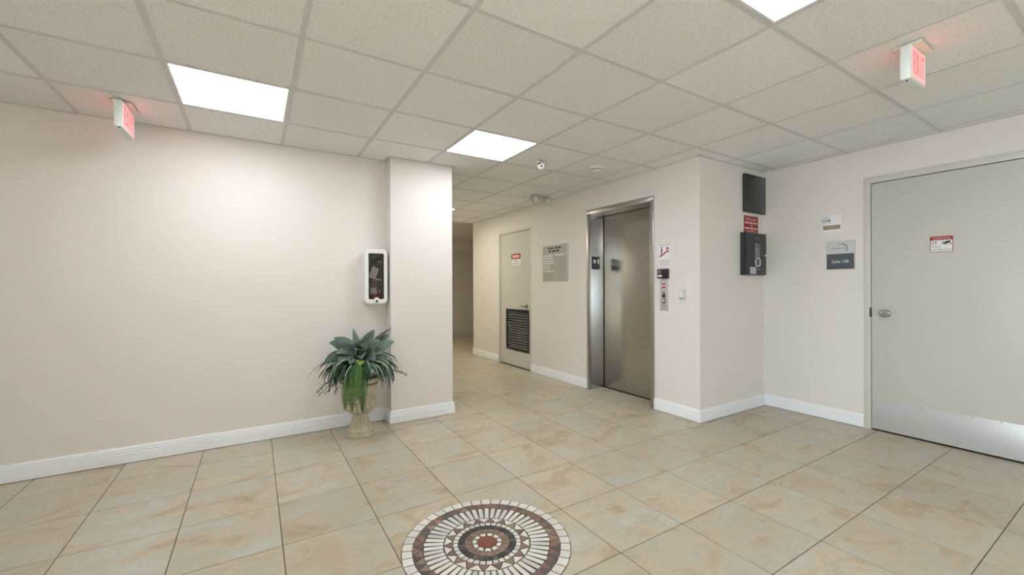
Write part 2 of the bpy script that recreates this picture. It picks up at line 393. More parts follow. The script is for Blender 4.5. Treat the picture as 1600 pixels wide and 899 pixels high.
# ------------------------------------------------------------------ ceiling
ceil = struct('ceiling', B(XL-.12, XF+.12, YB-.12, YF+.12, ZT, ZT+.05), M_grid, 'suspended ceiling of speckled mineral tiles in a white grid', 'ceiling')
P = .6096; CX, CY = .808, 1.6083
LIGHTS = {(-2, 2), (1, 2), (1, -2), (2, 7)}
CREG = [(XL, XE, YB, YW), (XE, XR, YB, YR), (XC1, XE, YW, YK)]
HB = .012
fullc = B(-P/2+.002, P/2-.002, -P/2+.002, P/2-.002, 0, .015).mesh('ceiling_tile'); fullc.materials.append(M_ctile)
for i in range(-8, 9):
    for j in range(-11, 11):
        x0, y0 = CX+i*P, CY+j*P
        R = clip(x0, x0+P, y0, y0+P, CREG)
        if not R or (i, j) in LIGHTS: continue
        cx, cy = x0+P/2, y0+P/2
        whole = len(R) == 1 and abs((R[0][1]-R[0][0])-P) < 1e-5 and abs((R[0][3]-R[0][2])-P) < 1e-5
        if whole: o = bpy.data.objects.new('ceiling_tile', fullc); COL.objects.link(o); o.location = (cx, cy, ZC+.004); o.parent = ceil
        else:
            mb = MB()
            for a, b, c, d in R: mb.box(a-cx, b-cx, c-cy, d-cy, 0, .015)
            mb.build('ceiling_tile', M_ctile, ceil, loc=(cx, cy, ZC+.004))
def spans(lo_hi, cut):      # where a grid line crosses the rooms
    out = []
    for a, b, c, d in CREG:
        if cut == 'x' and a < lo_hi < b: out.append((c, d))
        if cut == 'y' and c < lo_hi < d: out.append((a, b))
    out.sort(); res = []
    for s in out:
        if res and abs(res[-1][1]-s[0]) < 1e-4: res[-1] = (res[-1][0], s[1])
        else: res.append(s)
    return res
for i in range(-8, 9):
    x = CX+i*P
    for a, b in spans(x, 'x'): MB().box(x-HB, x+HB, a, b, ZC, ZC+.0035).box(x-.001, x+.001, a, b, ZC+.0035, ZC+.03).build('grid_runner', M_grid, ceil)
for j in range(-11, 11):
    y = CY+j*P
    for a, b in spans(y, 'y'): MB().box(a, b, y-HB, y+HB, ZC+.0004, ZC+.0038).box(a, b, y-.001, y+.001, ZC+.0035, ZC+.03).build('cross_tee', M_grid, ceil)
A = .019
for b in [(XL, XC1, YW-A, YW), (XC0-A, XC1, YC-A, YC), (XC0-A, XC0, YC, YW), (XE-A, XE, YR-A, YK), (XE-A, XR, YR-A, YR), (XR-A, XR, YB, YR-A), (XC1, XC1+A, YC-A, YK), (XL, XL+A, YB, YW-A), (XL, XR, YB, YB+A)]:
    B(*b, ZC+.0008, ZC+.0036).build('wall_angle', M_grid, ceil)
struct('ceiling_soffit', B(XC1, XF, YK, YF, ZC-.002, ZC+.03), M_wall, 'plain painted ceiling at the dim end of the corridor', 'ceiling')

def ceiling_light(i, j, label, lamp=None):
    x, y = CX+(i+.5)*P, CY+(j+.5)*P; h = P/2-HB-.0005
    t = thing('ceiling_light', label, 'ceiling light', (x, y, ZC), 0, 'square ceiling light panels')
    MB().box(-h, h, -h, -h+.010, .001, .04).box(-h, h, h-.010, h, .001, .04).box(-h, -h+.010, -h+.010, h-.010, .001, .04).box(h-.010, h, -h+.010, h-.010, .001, .04).build('frame', M_white, t)
    B(-h+.010, h-.010, -h+.010, h-.010, .0025, .012).build('diffuser', lamp or M_pane_lamp, t)
    B(-h, h, -h, h, .04, .05).build('housing', M_white, t)
ceiling_light(-2, 2, 'square white ceiling light panel beside the exit sign above the long left wall')
ceiling_light(1, 2, 'square white ceiling light panel just in front of the cream column')
ceiling_light(1, -2, 'square white ceiling light panel cut off by the top edge of the picture')
ceiling_light(2, 7, 'square ceiling light panel deep in the corridor, hidden behind the column', mat('lit_warm_diffuser', (.9, .9, .86), .5, emit=(1.0, .96, .78), es=LAMP*1.3))

fill_dn = thing('added_fill_light', 'added unseen warm fill lamp, shaped as a round downlight, that brightens the corridor end', 'ceiling light', (2.5, 8.4, ZC-.002))  # added lamp, hidden behind the column, to brighten the dark corridor end
MB().lathe([(.085, 0), (.10, 0), (.10, .006), (.085, .008), (.085, 0)], 32, axis='-z', cap=False).build('trim_ring', M_white, fill_dn)
MB().lathe([(0, .001), (.084, .001), (.084, .004), (0, .004)], 32, axis='-z').build('diffuser', mat('added_fill_glow', (.9, .88, .8), .5, emit=(1, .88, .55), es=75), fill_dn)

# ------------------------------------------------------------------ glazed entrance behind the viewer
def glazing(name, label, loc, rz, hw, nsec):
    win = thing(name, label, 'window', loc, rz, None, 'structure')
    fr = MB()
    for x in (-hw+.03, hw-.03): fr.box(x-.03, x+.03, -.04, .04, 0, GZ1)
    fr.box(-hw+.06, hw-.06, -.04, .04, GZ1-.06, GZ1).box(-hw+.06, hw-.06, -.04, .04, 0, .05)
    fr.build('window_frame', M_alu, win)
    ms = [-hw+.06+k*(2*hw-.12)/nsec for k in range(nsec+1)]
    for a in ms[1:-1]: B(a-.025, a+.025, -.04, .04, .05, GZ1-.06).build('mullion', M_alu, win)
    for k in range(nsec): B(ms[k]+(.025 if k else 0), ms[k+1]-(.025 if k < nsec-1 else 0), -.004, .004, .05, GZ1-.06).build('pane', M_glass, win)
glazing('window_1', 'wide glazed entrance front to the left behind the viewer', (XL-.06, (WY0+WY1)/2, 0), PI/2, (WY1-WY0)/2, 4)
struct('ground', B(-18, XL-.14, -16, 12, -.35, -.15), mat('grey_pavement', (.30, .30, .29), .9, var=.1), 'grey pavement outside the glazed entrance', 'ground')

# ------------------------------------------------------------------ elevator
el = thing('elevator', 'brushed stainless steel elevator door in a steel frame', 'elevator', (XE, (EL0+EL1)/2, 0), RX)
hwE = (EL1-EL0)/2; jw = .042; zI = ELZ-.055; XD = .232
fm = MB()
fm.box(-hwE, -hwE+jw, -.012, .012, 0, zI).build('jamb_face', M_steelf, el, .002)
MB().box(hwE-jw-.006, hwE, -.012, .012, 0, zI).build('jamb_face', M_steelf, el, .002)
MB().box(-hwE, hwE, -.014, .012, zI, ELZ).build('header_face', M_steelf, el, .002)
MB().box(-hwE+.02, -hwE+jw, .012, .30, 0, zI).build('jamb', M_steel, el)
MB().box(hwE-jw-.006, hwE-.02, .012, .30, 0, zI).build('jamb', M_steel, el)
MB().box(-hwE+jw, hwE-jw-.006, .012, .30, zI, zI+.02).build('header_soffit', M_steelf, el)
B(-hwE+jw+.010, hwE-jw-.012, XD, XD+.03, .012, zI-.005).build('door_panel', M_steel, el, .0015)
MB().box(-hwE+jw, hwE-jw-.006, XD+.03, XD+.036, 0, zI).build('door_gap', M_gap, el)
B(-hwE+jw, hwE-jw-.006, XD-.006, XD+.03, -.004, .004).build('sill', M_gap, el)
# floor plate on the far jamb: faces -y in the world, so it is turned back by the parent rotation
pt = bpy.data.objects.new('floor_number_plate', B(-.0625, .0625, -.004, 0, -.078, .078).mesh('floor_number_plate', .001)); COL.objects.link(pt); pt.data.materials.append(M_black)
pt.parent = el; pt.rotation_euler = (0, 0, -RX); pt.location = (-hwE+jw, .097, 1.545)
st = [(-.021+(.036 if k % 2 == 0 else .015)*math.sin(k*PI/5), .018+(.036 if k % 2 == 0 else .015)*math.cos(k*PI/5)) for k in range(10)]
MB().poly(st, -.0058, -.004).build('star', M_signwhite, pt)
text(pt, '1', .038, .020, .062, M_signwhite, -.0052, .022, 'numeral')
for k, x in enumerate((-.03, -.018, -.006, .02)): B(x-.0025, x+.0025, -.005, -.004, -.05, -.045).build('braille_dot', M_greyink, pt)

# ------------------------------------------------------------------ corridor door
d2 = thing('door_2', 'beige corridor door with a black louvre vent and lever handle', 'door', (XE, (CD0+CD1)/2, 0), RX, None, 'structure')
hw = (CD1-CD0)/2; zt = CDZ; FB = .04
B(-hw, -hw+FB, -.004, .14, 0, zt).build('frame_jamb', M_frame, d2, .0015)
B(hw-.022, hw, -.004, .14, 0, zt).build('frame_jamb', M_frame, d2, .0015)
B(-hw+FB, hw-.022, -.004, .14, zt-.035, zt).build('frame_head', M_frame, d2, .0015)
dl, dr, dt = -hw+FB+.004, hw-.026, zt-.040
DY = .014
vx0, vx1, vz0, vz1 = -.255, .405, .255, .905
dm = MB()
dm.box(dl, vx0, DY, DY+.045, .014, dt).box(vx1, dr, DY, DY+.045, .014, dt).box(vx0, vx1, DY, DY+.045, .014, vz0).box(vx0, vx1, DY, DY+.045, vz1, dt)
leaf = dm.build('door_leaf', M_door, d2)
B(-hw+FB, hw-.022, DY+.05, DY+.056, 0, zt-.035).build('door_stop', M_gap, d2)
vf = MB(); b = .032
vf.box(vx0, vx1, DY-.010, DY+.02, vz0, vz0+b).box(vx0, vx1, DY-.010, DY+.02, vz1-b, vz1).box(vx0, vx0+b, DY-.010, DY+.02, vz0+b, vz1-b).box(vx1-b, vx1, DY-.010, DY+.02, vz0+b, vz1-b)
vent = vf.build('louvre_frame', M_black, d2, .002)
B(vx0+b, vx1-b, DY+.035, DY+.045, vz0+b, vz1-b).build('louvre_back', M_gap, d2)
ns = 15; M_slat = mat('grey_louvre_slat', (.27, .265, .26), .35, .3)
sl = MB(); dz = (vz1-vz0-2*b)/ns
sl.add([(vx0+b, DY-.004, -dz*.30), (vx1-b, DY-.004, -dz*.30), (vx1-b, DY+.026, dz*.22), (vx0+b, DY+.026, dz*.22),
        (vx0+b, DY-.004, -dz*.30+.003), (vx1-b, DY-.004, -dz*.30+.003), (vx1-b, DY+.026, dz*.22+.003), (vx0+b, DY+.026, dz*.22+.003)],
       [(0,1,2,3),(4,7,6,5),(0,4,5,1),(1,5,6,2),(2,6,7,3),(3,7,4,0)])
sme = sl.mesh('slat'); sme.materials.append(M_slat)
for k in range(ns):
    o = bpy.data.objects.new('slat', sme); COL.objects.link(o); o.parent = vent; o.location = (0, 0, vz0+b+(k+.5)*dz)
hd = MB().lathe([(.0, 0), (.033, 0), (.033, .006), (.028, .012), (.012, .014), (.012, .045), (0, .047)], 20, (.345, DY, .962), 'y').build('handle_rose', M_nickel, d2)
MB().tube([(.345, DY-.045, .962), (.30, DY-.052, .962), (.22, DY-.05, .960)], [.011, .010, .008], 10).build('lever', M_nickel, d2)
for z in (.25, 1.1, 1.93): B(dl-.006, dl+.012, DY-.012, DY, z-.05, z+.05).build('hinge', M_frame, d2, .002)
ns_ = thing('notice_sticker', 'red bordered notice sticker on the corridor door above the louvre', 'sign', (XE+DY, 5.527, 1.73), RX)
B(-.132, .132, -.002, 0, -.035, .045).build('red_border', M_red, ns_); B(-.098, .098, -.0028, -.002, -.018, .028).build('pink_panel', M_pink, ns_)
for x0, x1 in ((-.085, -.04), (-.03, .03), (.045, .085)): B(x0, x1, -.0034, -.0028, .002, .010).build('print_line', M_pale, ns_)
B(-.115, .125, -.002, 0, -.135, -.045).build('white_panel', M_signwhite, ns_)
for x0, x1, z in ((-.06, .06, -.068), (-.10, .02, -.110), (.05, .09, -.103)): B(x0, x1, -.0028, -.002, z-.006, z+.006).build('print_line', M_greyink, ns_)

# ------------------------------------------------------------------ suite door on the right
d1 = thing('door_1', 'wide beige suite door with an aluminium kick plate and round knob', 'door', (XR, (RD0+RD1)/2, 0), RX, None, 'structure')
hw = (RD1-RD0)/2; zt = RDZ; fb = .046
B(-hw, -hw+fb, -.006, .10, 0, zt-.055).build('frame_jamb', M_frame, d1, .002)
B(hw-fb, hw, -.006, .10, 0, zt-.055).build('frame_jamb', M_frame, d1, .002)
B(-hw, hw, -.006, .10, zt-.055, zt).build('frame_head', M_frame, d1, .002)
dl, dr, dt = -hw+fb+.005, hw-fb-.005, zt-.061
B(dl, dr, .002, .046, .012, dt).build('door_leaf', M_door, d1, .0015)
B(-hw+fb, hw-fb, .05, .055, 0, zt-.05).build('door_stop', M_gap, d1)
kp = B(dl+.014, dr-.014, -.0005, .002, .024, .270).build('kick_plate', M_kick, d1, .0005)
for k in range(7): MB().lathe([(0, 0), (.0045, 0), (.0035, .0015), (0, .002)], 8, (dl+.03+k*(dr-dl-.06)/6, -.0005, .262), 'y').build('screw', M_nickel, kp)
KY = (RD0+RD1)/2 - 1.342
kb = MB().lathe([(0, 0), (.032, 0), (.032, .004), (.026, .010), (.013, .013), (.012, .035), (.020, .042), (.030, .052), (.033, .064), (.030, .077), (.020, .086), (0, .089)], 24, (KY, .002, 1.017), 'y').build('knob', M_chrome, d1)
B(dl-.012, dl+.001, -.0075, .004, .982, 1.062).build('strike_plate', M_ink, d1, .001)
B(-hw+.012, -hw+.017, -.0068, -.006, .162, .172).build('paint_chip', M_greyink, d1)

ws = thing('warning_sticker', 'red and white surveillance warning sticker with camera on the suite door', 'sign', (XR+.002, 1.0065, 1.577), RX)
w2, h2 = .065, .062
def rrect(x0, x1, z0, z1, r, n=5):
    pts = []
    for cx, cz, a0 in ((x1-r, z1-r, 0), (x0+r, z1-r, PI/2), (x0+r, z0+r, PI), (x1-r, z0+r, 1.5*PI)):
        for k in range(n+1): a = a0+k*PI/2/n; pts.append((cx+r*math.cos(a), cz+r*math.sin(a)))
    return pts
MB().poly(rrect(-w2, w2, -h2, h2, .010), -.0016, 0).build('border', M_red, ws)
MB().poly(rrect(-w2+.004, w2-.004, -h2+.004, h2-.030, .006), -.0022, -.0016).build('white_panel', M_signwhite, ws)
text(ws, 'WARNING', 0, .046, .017, M_pale, -.0020, .102)
text(ws, '24', -.041, .017, .020, M_ink, -.0026, .030)
text(ws, 'HOUR', -.041, -.003, .009, M_ink, -.0026, .030)
text(ws, 'VIDEO', -.030, -.021, .010, M_ink, -.0026, .052)
text(ws, 'SURVEILLANCE', 0, -.043, .011, M_ink, -.0026, .112)
MB().poly([(.002, .014), (.006, .0), (.022, -.004), (.052, .014), (.050, .027), (.030, .022)], -.0028, -.0022).build('camera_picture', M_ink, ws)
MB().poly([(.002, .012), (.006, .002), (.020, .0), (.022, .016), (.008, .019)], -.0032, -.0028).build('lens_picture', M_greyink, ws)
MB().poly([(.040, -.001), (.056, -.004), (.060, .002), (.044, .004)], -.0028, -.0022).build('bracket_picture', M_ink, ws)

# ------------------------------------------------------------------ far end door
d3 = thing('door_3', 'dim far corridor door with a metal kick plate', 'door', (4.50, YF, 0), 0, None, 'structure')
B(-.52, .52, -.012, .0, 0, 2.17).build('frame', M_frame, d3); B(-.475, .475, -.02, -.012, .01, 2.125).build('door_leaf', M_door, d3)
B(-.47, .47, -.023, -.02, .015, .226).build('kick_plate', M_kick, d3)

# ------------------------------------------------------------------ things on the elevator wall
db = thing('directory_board', 'grey tenant directory board with white name strips between door and elevator', 'sign', (XE, 4.502, 1.577), RX)
M_board = mat('board_grey', (.42, .405, .37), .5); M_board2 = mat('board_grey_light', (.53, .52, .49), .5); M_strip = mat('strip_white', (.66, .66, .64), .5)
B(-.276, .276, -.012, 0, -.247, .247).build('board', M_board2, db, .002)
B(-.262, .235, -.0135, -.012, .13, .238).build('heading_panel', M_board, db)
for x0, x1, z in ((-.15, -.10, .205), (-.095, -.03, .205), (.0, .06, .205), (.068, .13, .205), (-.14, -.075, .165), (-.06, .02, .165), (.03, .10, .165)):
    MB().poly([(x0+.006, z-.012), (x1, z-.012), (x1-.003, z+.012), (x0+.009, z+.012)], -.0142, -.0135).build('heading_print', M_ink, db)
B(-.005, .235, -.0135, -.012, -.238, .10).build('right_panel', M_board, db); B(-.262, -.015, -.0135, -.012, -.238, .125).build('left_panel', M_board, db)
B(.01, .215, -.0145, -.0135, .103-.01, .118-.004).build('name_strip', M_strip, db)
for k, (x1, z, h) in enumerate(((-.03, .105, .022), (-.03, .072, .022), (-.03, .035, .022), (-.02, .002, .022), (-.11, -.032, .018), (-.09, -.064, .018), (-.03, -.108, .022))):
    B(-.255, x1, -.0150, -.0135, z-h/2, z+h/2).build('name_strip', M_strip, db)
for z in (-.15, -.18, -.21): B(-.25, .225, -.0142, -.0135, z-.002, z+.002).build('strip_slot', M_board2, db)

fs_ = thing('fire_stair_sign', 'white sign with red stair and flame picture above the black card reader', 'sign', (XE, 2.730, 1.565), RX)
B(-.072, .072, -.003, 0, -.117, .115).build('plate', M_signwhite, fs_, .0008)
B(-.066, .066, -.0036, -.003, .098, .110).build('grey_heading', mat('grey_blue_print', (.50, .50, .55), .5), fs_)
MB().poly([(-.060, -.015), (-.044, -.015), (.032, .028), (.056, .028), (.056, .040), (.026, .040), (-.052, -.004), (-.060, -.004)], -.0037, -.003).build('stair_picture', M_pinkink, fs_)
MB().poly([(-.040, .012), (-.030, .006), (-.026, .030), (-.022, .055), (-.026, .068), (-.036, .068), (-.042, .055), (-.040, .035)], -.0037, -.003).build('figure_picture', M_pinkink, fs_)
MB().poly([(-.031+.008*math.cos(a*PI/4), .079+.008*math.sin(a*PI/4)) for a in range(8)], -.0037, -.003).build('figure_head_picture', M_pinkink, fs_)
MB().poly([(.020, .052), (.024, .070), (.034, .088), (.040, .078), (.050, .070), (.054, .056), (.046, .046), (.028, .045)], -.0037, -.003).build('flame_picture', M_pinkink, fs_)
MB().poly([(.032, .052), (.036, .066), (.043, .058), (.041, .050)], -.0042, -.0037).build('flame_core_picture', M_signwhite, fs_)
text(fs_, 'IN CASE OF FIRE', 0, -.052, .012, M_pinkink, -.0034, .125)
text(fs_, 'USE STAIRS', 0, -.072, .012, M_pinkink, -.0034, .115)
text(fs_, 'NOT ELEVATOR', 0, -.092, .012, M_pinkink, -.0034, .095)

cr_ = thing('card_reader', 'small black card reader box with a white label above the button panel', 'card reader', (XE, 2.735, 1.380), RX)
B(-.060, .060, -.035, 0, -.048, .048).build('case', M_black, cr_, .006)
B(-.042, -.014, -.0362, -.035, .004, .036).build('keypad', M_greyink, cr_); B(-.046, -.002, -.0365, -.035, -.032, -.012).build('label', M_signwhite, cr_, .0004)
B(.004, .016, -.0362, -.035, -.024, -.019).build('indicator', M_greyink, cr_)
cp = thing('call_button_panel', 'narrow steel elevator call panel with red print and black buttons', 'button panel', (XE, 2.735, 1.171), RX)
B(-.047, .047, -.006, 0, -.158, .155).build('plate', mat('panel_grey', (.50, .50, .49), .4, .2), cp, .002)
for z in (.108, .090, .072, .054): B(-.018, .018, -.0068, -.006, z-.007, z+.007).build('red_print', M_pink if z in (.09, .054) else M_red, cp)
B(-.017, .017, -.008, -.006, .008, .030).build('indicator', M_greyink, cp); B(-.017, .017, -.009, -.006, -.030, .006).build('key_switch', M_black, cp, .001)
B(-.018, .018, -.0085, -.006, -.085, -.045).build('button_surround', M_black, cp, .001)
MB().lathe([(0, 0), (.011, 0), (.011, .004), (.009, .006), (0, .006)], 16, (0, -.0085, -.062), 'y').build('button', M_white, cp)
MB().lathe([(0, 0), (.008, 0), (.008, .002), (0, .002)], 12, (0, -.006, -.110), 'y').build('key_hole', M_nickel, cp)
sw = thing('wall_box', 'small white wall box with rounded edges near the wall corner', 'wall box', (XE, 2.527, 1.178), RX)
B(-.031, .031, -.022, 0, -.048, .048).build('case', mat('grey_white_plastic', (.62, .63, .62), .4), sw, .008); B(-.019, .019, -.0245, -.022, -.028, .034).build('cover', M_white, sw, .001); B(-.018, .018, -.0238, -.022, -.042, -.034).build('slot', M_greyink, sw)

# ------------------------------------------------------------------ dark equipment on the return wall
pn = thing('dark_panel', 'flat glossy black panel mounted high in the corner', 'panel', (4.371, YR, 2.197))
B(-.192, .192, -.030, 0, -.195, .190).build('case', M_charcoal, pn, .003); B(-.184, .184, -.0315, -.030, -.187, .182).build('glossy_face', M_screen, pn, .0006)
B(.115, .140, -.0325, -.0315, -.150, -.135).build('badge', M_greyink, pn); B(.110, .150, -.0323, -.0315, -.178, -.172).build('caption', M_greyink, pn)
rs = thing('red_notice', 'red notice with pale lettering above the alarm panel', 'sign', (4.332, YR, 1.885))
B(-.130, .130, -.003, 0, -.092, .086).build('plate', M_red, rs, .0008)
text(rs, 'FIRE ALARM', 0, .050, .026, M_pale, -.0034, .19)
for x0, x1, z in ((-.115, -.05, .015), (-.04, .03, .015), (.04, .112, .015), (-.115, -.03, -.040), (-.02, .05, -.040), (.06, .112, -.040)):
    B(x0, x1, -.0036, -.003, z-.008, z+.008).build('print_line', M_pale, rs)
text(rs, 'TO', 0, -.012, .020, M_pale, -.0034, .045)
text(rs, 'BUILDING', 0, -.070, .022, M_pale, -.0034, .16)
ap = thing('fire_alarm_panel', 'dark grey steel fire alarm panel with display and round dial', 'alarm panel', (4.320, YR, 1.580))
B(-.185, .200, -.042, 0, -.215, .213).build('cabinet', M_charcoal, ap, .003)
dr_ = B(-.180, .195, -.058, -.043, -.210, .208).build('cabinet_door', M_charcoal, ap, .004)
M_lcd = mat('display_grey', (.16, .165, .16), .3); M_lcd2 = mat('display_light', (.30, .31, .30), .3)
B(-.025, .070, -.060, -.058, -.045, .105).build('display', M_lcd, dr_); B(-.018, .030, -.0615, -.060, .035, .060).build('display_window', M_lcd2, dr_); B(-.020, .062, -.0615, -.060, .092, .099).build('display_caption', M_lcd2, dr_)
for z in (.02, .0, -.02): B(-.015, .055, -.0612, -.060, z-.004, z+.004).build('key_row', M_lcd2, dr_)
ring = []
for k in range(29):
    a = 2*PI*k/28; ring.append((.028+.040*math.copysign(abs(math.cos(a))**.7, math.cos(a)), -.062, -.085+.040*math.copysign(abs(math.sin(a))**.7, math.sin(a))))
MB().tube(ring, .006, 8, False).build('dial_ring', M_white, dr_)
MB().lathe([(0, 0), (.034, 0), (.032, .006), (0, .007)], 20, (.028, -.058, -.085), 'y').build('dial_face', M_black, dr_)
for z in (-.072, -.085, -.098): B(.008, .048, -.0662, -.065, z-.003, z+.003).build('dial_print', M_greyink, dr_)
B(-.112, -.002, -.0595, -.058, -.205, -.135).build('paper_label', mat('dull_paper', (.50, .49, .49), .6), dr_)
B(.012, .062, -.0592, -.058, -.165, -.150).build('caption', M_greyink, dr_); B(-.02, .05, -.0592, -.058, .150, .163).build('maker_caption', M_lcd, dr_)
MB().lathe([(0, 0), (.010, 0), (.009, .008), (0, .010)], 14, (.172, -.058, -.012), 'y').build('lock', M_white, dr_)

# ------------------------------------------------------------------ signs on the right wall
s1 = thing('room_sign', 'white room number sign 108 with an olive window strip', 'sign', (XR, 1.733, 1.832), RX)
B(-.081, .081, -.008, 0, -.078, .077).build('plate', M_signwhite, s1, .001)
text(s1, 'SUITE', -.068, .054, .012, M_greyink, -.0086, .048, align='LEFT')
text(s1, '108', -.068, .029, .026, M_ink, -.0086, .062, align='LEFT')
for k in range(4): B(-.066+k*.016, -.060+k*.016, -.0088, -.008, .004, .008).build('braille_dot', mat('pale_grey', (.6, .6, .63), .5) if k == 0 else bpy.data.materials['pale_grey'], s1)
M_olive = mat('olive_insert', (.33, .31, .17), .45); B(-.067, .069, -.0087, -.008, -.055, -.016).build('window_strip', mat('olive_grey_edge', (.30, .28, .22), .45), s1); B(-.038, .040, -.0092, -.0087, -.052, -.018).build('window_insert', M_olive, s1)
s2 = thing('suite_sign', 'grey and white suite sign with a curved logo stroke', 'sign', (XR, 1.663, 1.535), RX)
B(-.110, .110, -.010, 0, -.131, .131).build('plate', mat('satin_light_grey', (.60, .60, .63), .35), s2, .001)
B(-.107, .103, -.0115, -.010, -.128, .012).build('dark_lower_panel', mat('slate_grey', (.085, .093, .115), .35), s2, .0005)
text(s2, 'Suite 108', -.002, -.058, .026, M_signwhite, -.0121, .128)
arc = [(-.030, .093), (.0, .101), (.025, .103), (.047, .092), (.056, .068), (.052, .030), (.048, .030), (.044, .060), (.040, .078), (.026, .092), (.0, .095)]
MB().poly(arc, -.0107, -.010).build('logo_stroke', M_greyink, s2)
MB().poly([(.024, .050), (.046, .055), (.050, .042), (.040, .050)], -.0107, -.010).build('logo_branch', M_greyink, s2)
for x0, x1 in ((-.070, -.038), (-.034, .0), (.004, .034)): B(x0, x1, -.0107, -.010, .058, .064).build('print_line', M_greyink, s2)

# ------------------------------------------------------------------ fire extinguisher cabinet
XK0, XK1, ZK0, ZK1, DK = .842, 1.047, 1.103, 1.602, .122
kc = thing('extinguisher_cabinet', 'white rounded wall cabinet with a clear front beside the column', 'cabinet', ((XK0+XK1)/2, YW, ZK0))
hk, zk = (XK1-XK0)/2, ZK1-ZK0
def ring_prism(mb, o, i, y0, y1):
    n = len(o); vs = [(x, y0, z) for x, z in o]+[(x, y0, z) for x, z in i]+[(x, y1, z) for x, z in o]+[(x, y1, z) for x, z in i]; fs = []
    for k in range(n):
        k2 = (k+1) % n
        fs += [(k, k2, n+k2, n+k), (2*n+k, 3*n+k, 3*n+k2, 2*n+k2), (k, 2*n+k, 2*n+k2, k2), (n+k, n+k2, 3*n+k2, 3*n+k)]
    mb.add(vs, fs); return mb
o_ = rrect(-hk, hk, 0, zk, .042, 6); i_ = rrect(-hk+.006, hk-.006, .006, zk-.006, .036, 6)
ring_prism(MB(), o_, i_, -DK+.02, -.0).build('shell', M_white, kc)
MB().poly(i_, -.004, -.001).build('back_panel', mat('grey_liner', (.26, .25, .25), .6), kc)
o_ = rrect(-hk, hk, 0, zk, .042, 6); i2 = rrect(-hk+.034, hk-.034, .042, zk-.040, .010, 6)
ring_prism(MB(), o_, i2, -DK, -DK+.02).build('front_frame', M_white, kc, .006, seg=3)
MB().poly(rrect(-hk+.030, hk-.030, .038, zk-.036, .010, 6), -DK+.012, -DK+.015).build('clear_front', M_acryl, kc)
MB().lathe([(0, 0), (.026, 0), (.026, .004), (.022, .007), (0, .007)], 24, (0, -DK+.001, .034), 'y').build('latch_boss', M_white, kc)
MB().lathe([(0, 0), (.011, 0), (.010, .006), (0, .007)], 16, (0, -DK-.006, .026), 'y').build('lock', M_ink, kc)
ex = thing('fire_extinguisher', 'red fire extinguisher with paper tags inside the white wall cabinet', 'fire extinguisher', ((XK0+XK1)/2, YW-.056, ZK0+.008))
M_exred = mat('extinguisher_red', (.36, .012, .022), .3); M_exg = mat('extinguisher_grey_band', (.20, .19, .20), .4)
MB().lathe([(0, 0), (.036, 0), (.042, .006), (.043, .02), (.043, .14)], 28).build('cylinder', M_exred, ex)
MB().lathe([(.043, .14), (.0432, .142), (.0432, .30), (.036, .325), (.020, .342), (.013, .35), (.013, .365)], 28).build('upper_band', M_exg, ex)
MB().box(-.020, .020, -.014, .014, .362, .392).build('valve', M_ink, ex, .004)
MB().tube([(-.01, 0, .395), (.03, -.008, .402), (.055, -.012, .412)], [.008, .007, .006], 8).build('handle', M_black, ex)
MB().tube([(-.005, 0, .385), (.03, -.008, .380), (.058, -.012, .372)], [.007, .006, .005], 8).build('carry_lever', M_signwhite, ex)
MB().lathe([(0, 0), (.014, 0), (.014, .008), (0, .009)], 16, (-.022, -.014, .372), 'y').build('gauge', M_black, ex)
MB().tube([(-.02, -.008, .37), (-.045, -.01, .34), (-.046, -.02, .26), (-.044, -.02, .18)], .006, 8).build('hose', M_black, ex)
def tilted(w, h, ang, cx, cz, y, nm, m):
    c, s = math.cos(ang), math.sin(ang); pts = [(cx+c*x-s*z, cz+s*x+c*z) for x, z in ((-w, -h), (w, -h), (w, h), (-w, h))]
    return MB().poly(pts, y, y+.0012).build(nm, m, ex)
tg = tilted(.030, .052, -.35, -.020, .275, -.050, 'inspection_tag', M_signwhite)
for k in range(6): tilted(.020, .002, -.35, -.020+(k-2.5)*.012*math.sin(.35), .275+(k-2.5)*.014, -.0515, 'tag_print', M_greyink)
tilted(.030, .028, .05, -.020, .112, -.0470, 'instruction_label', mat('label_grey', (.60, .56, .54), .5)); tilted(.010, .026, .45, .022, .110, -.0475, 'label_picture', M_ink); tilted(.005, .020, .3, .028, .108, -.049, 'label_strip', M_signwhite)
tilted(.024, .007, -.1, .022, .215, -.0470, 'band_print', M_signwhite)

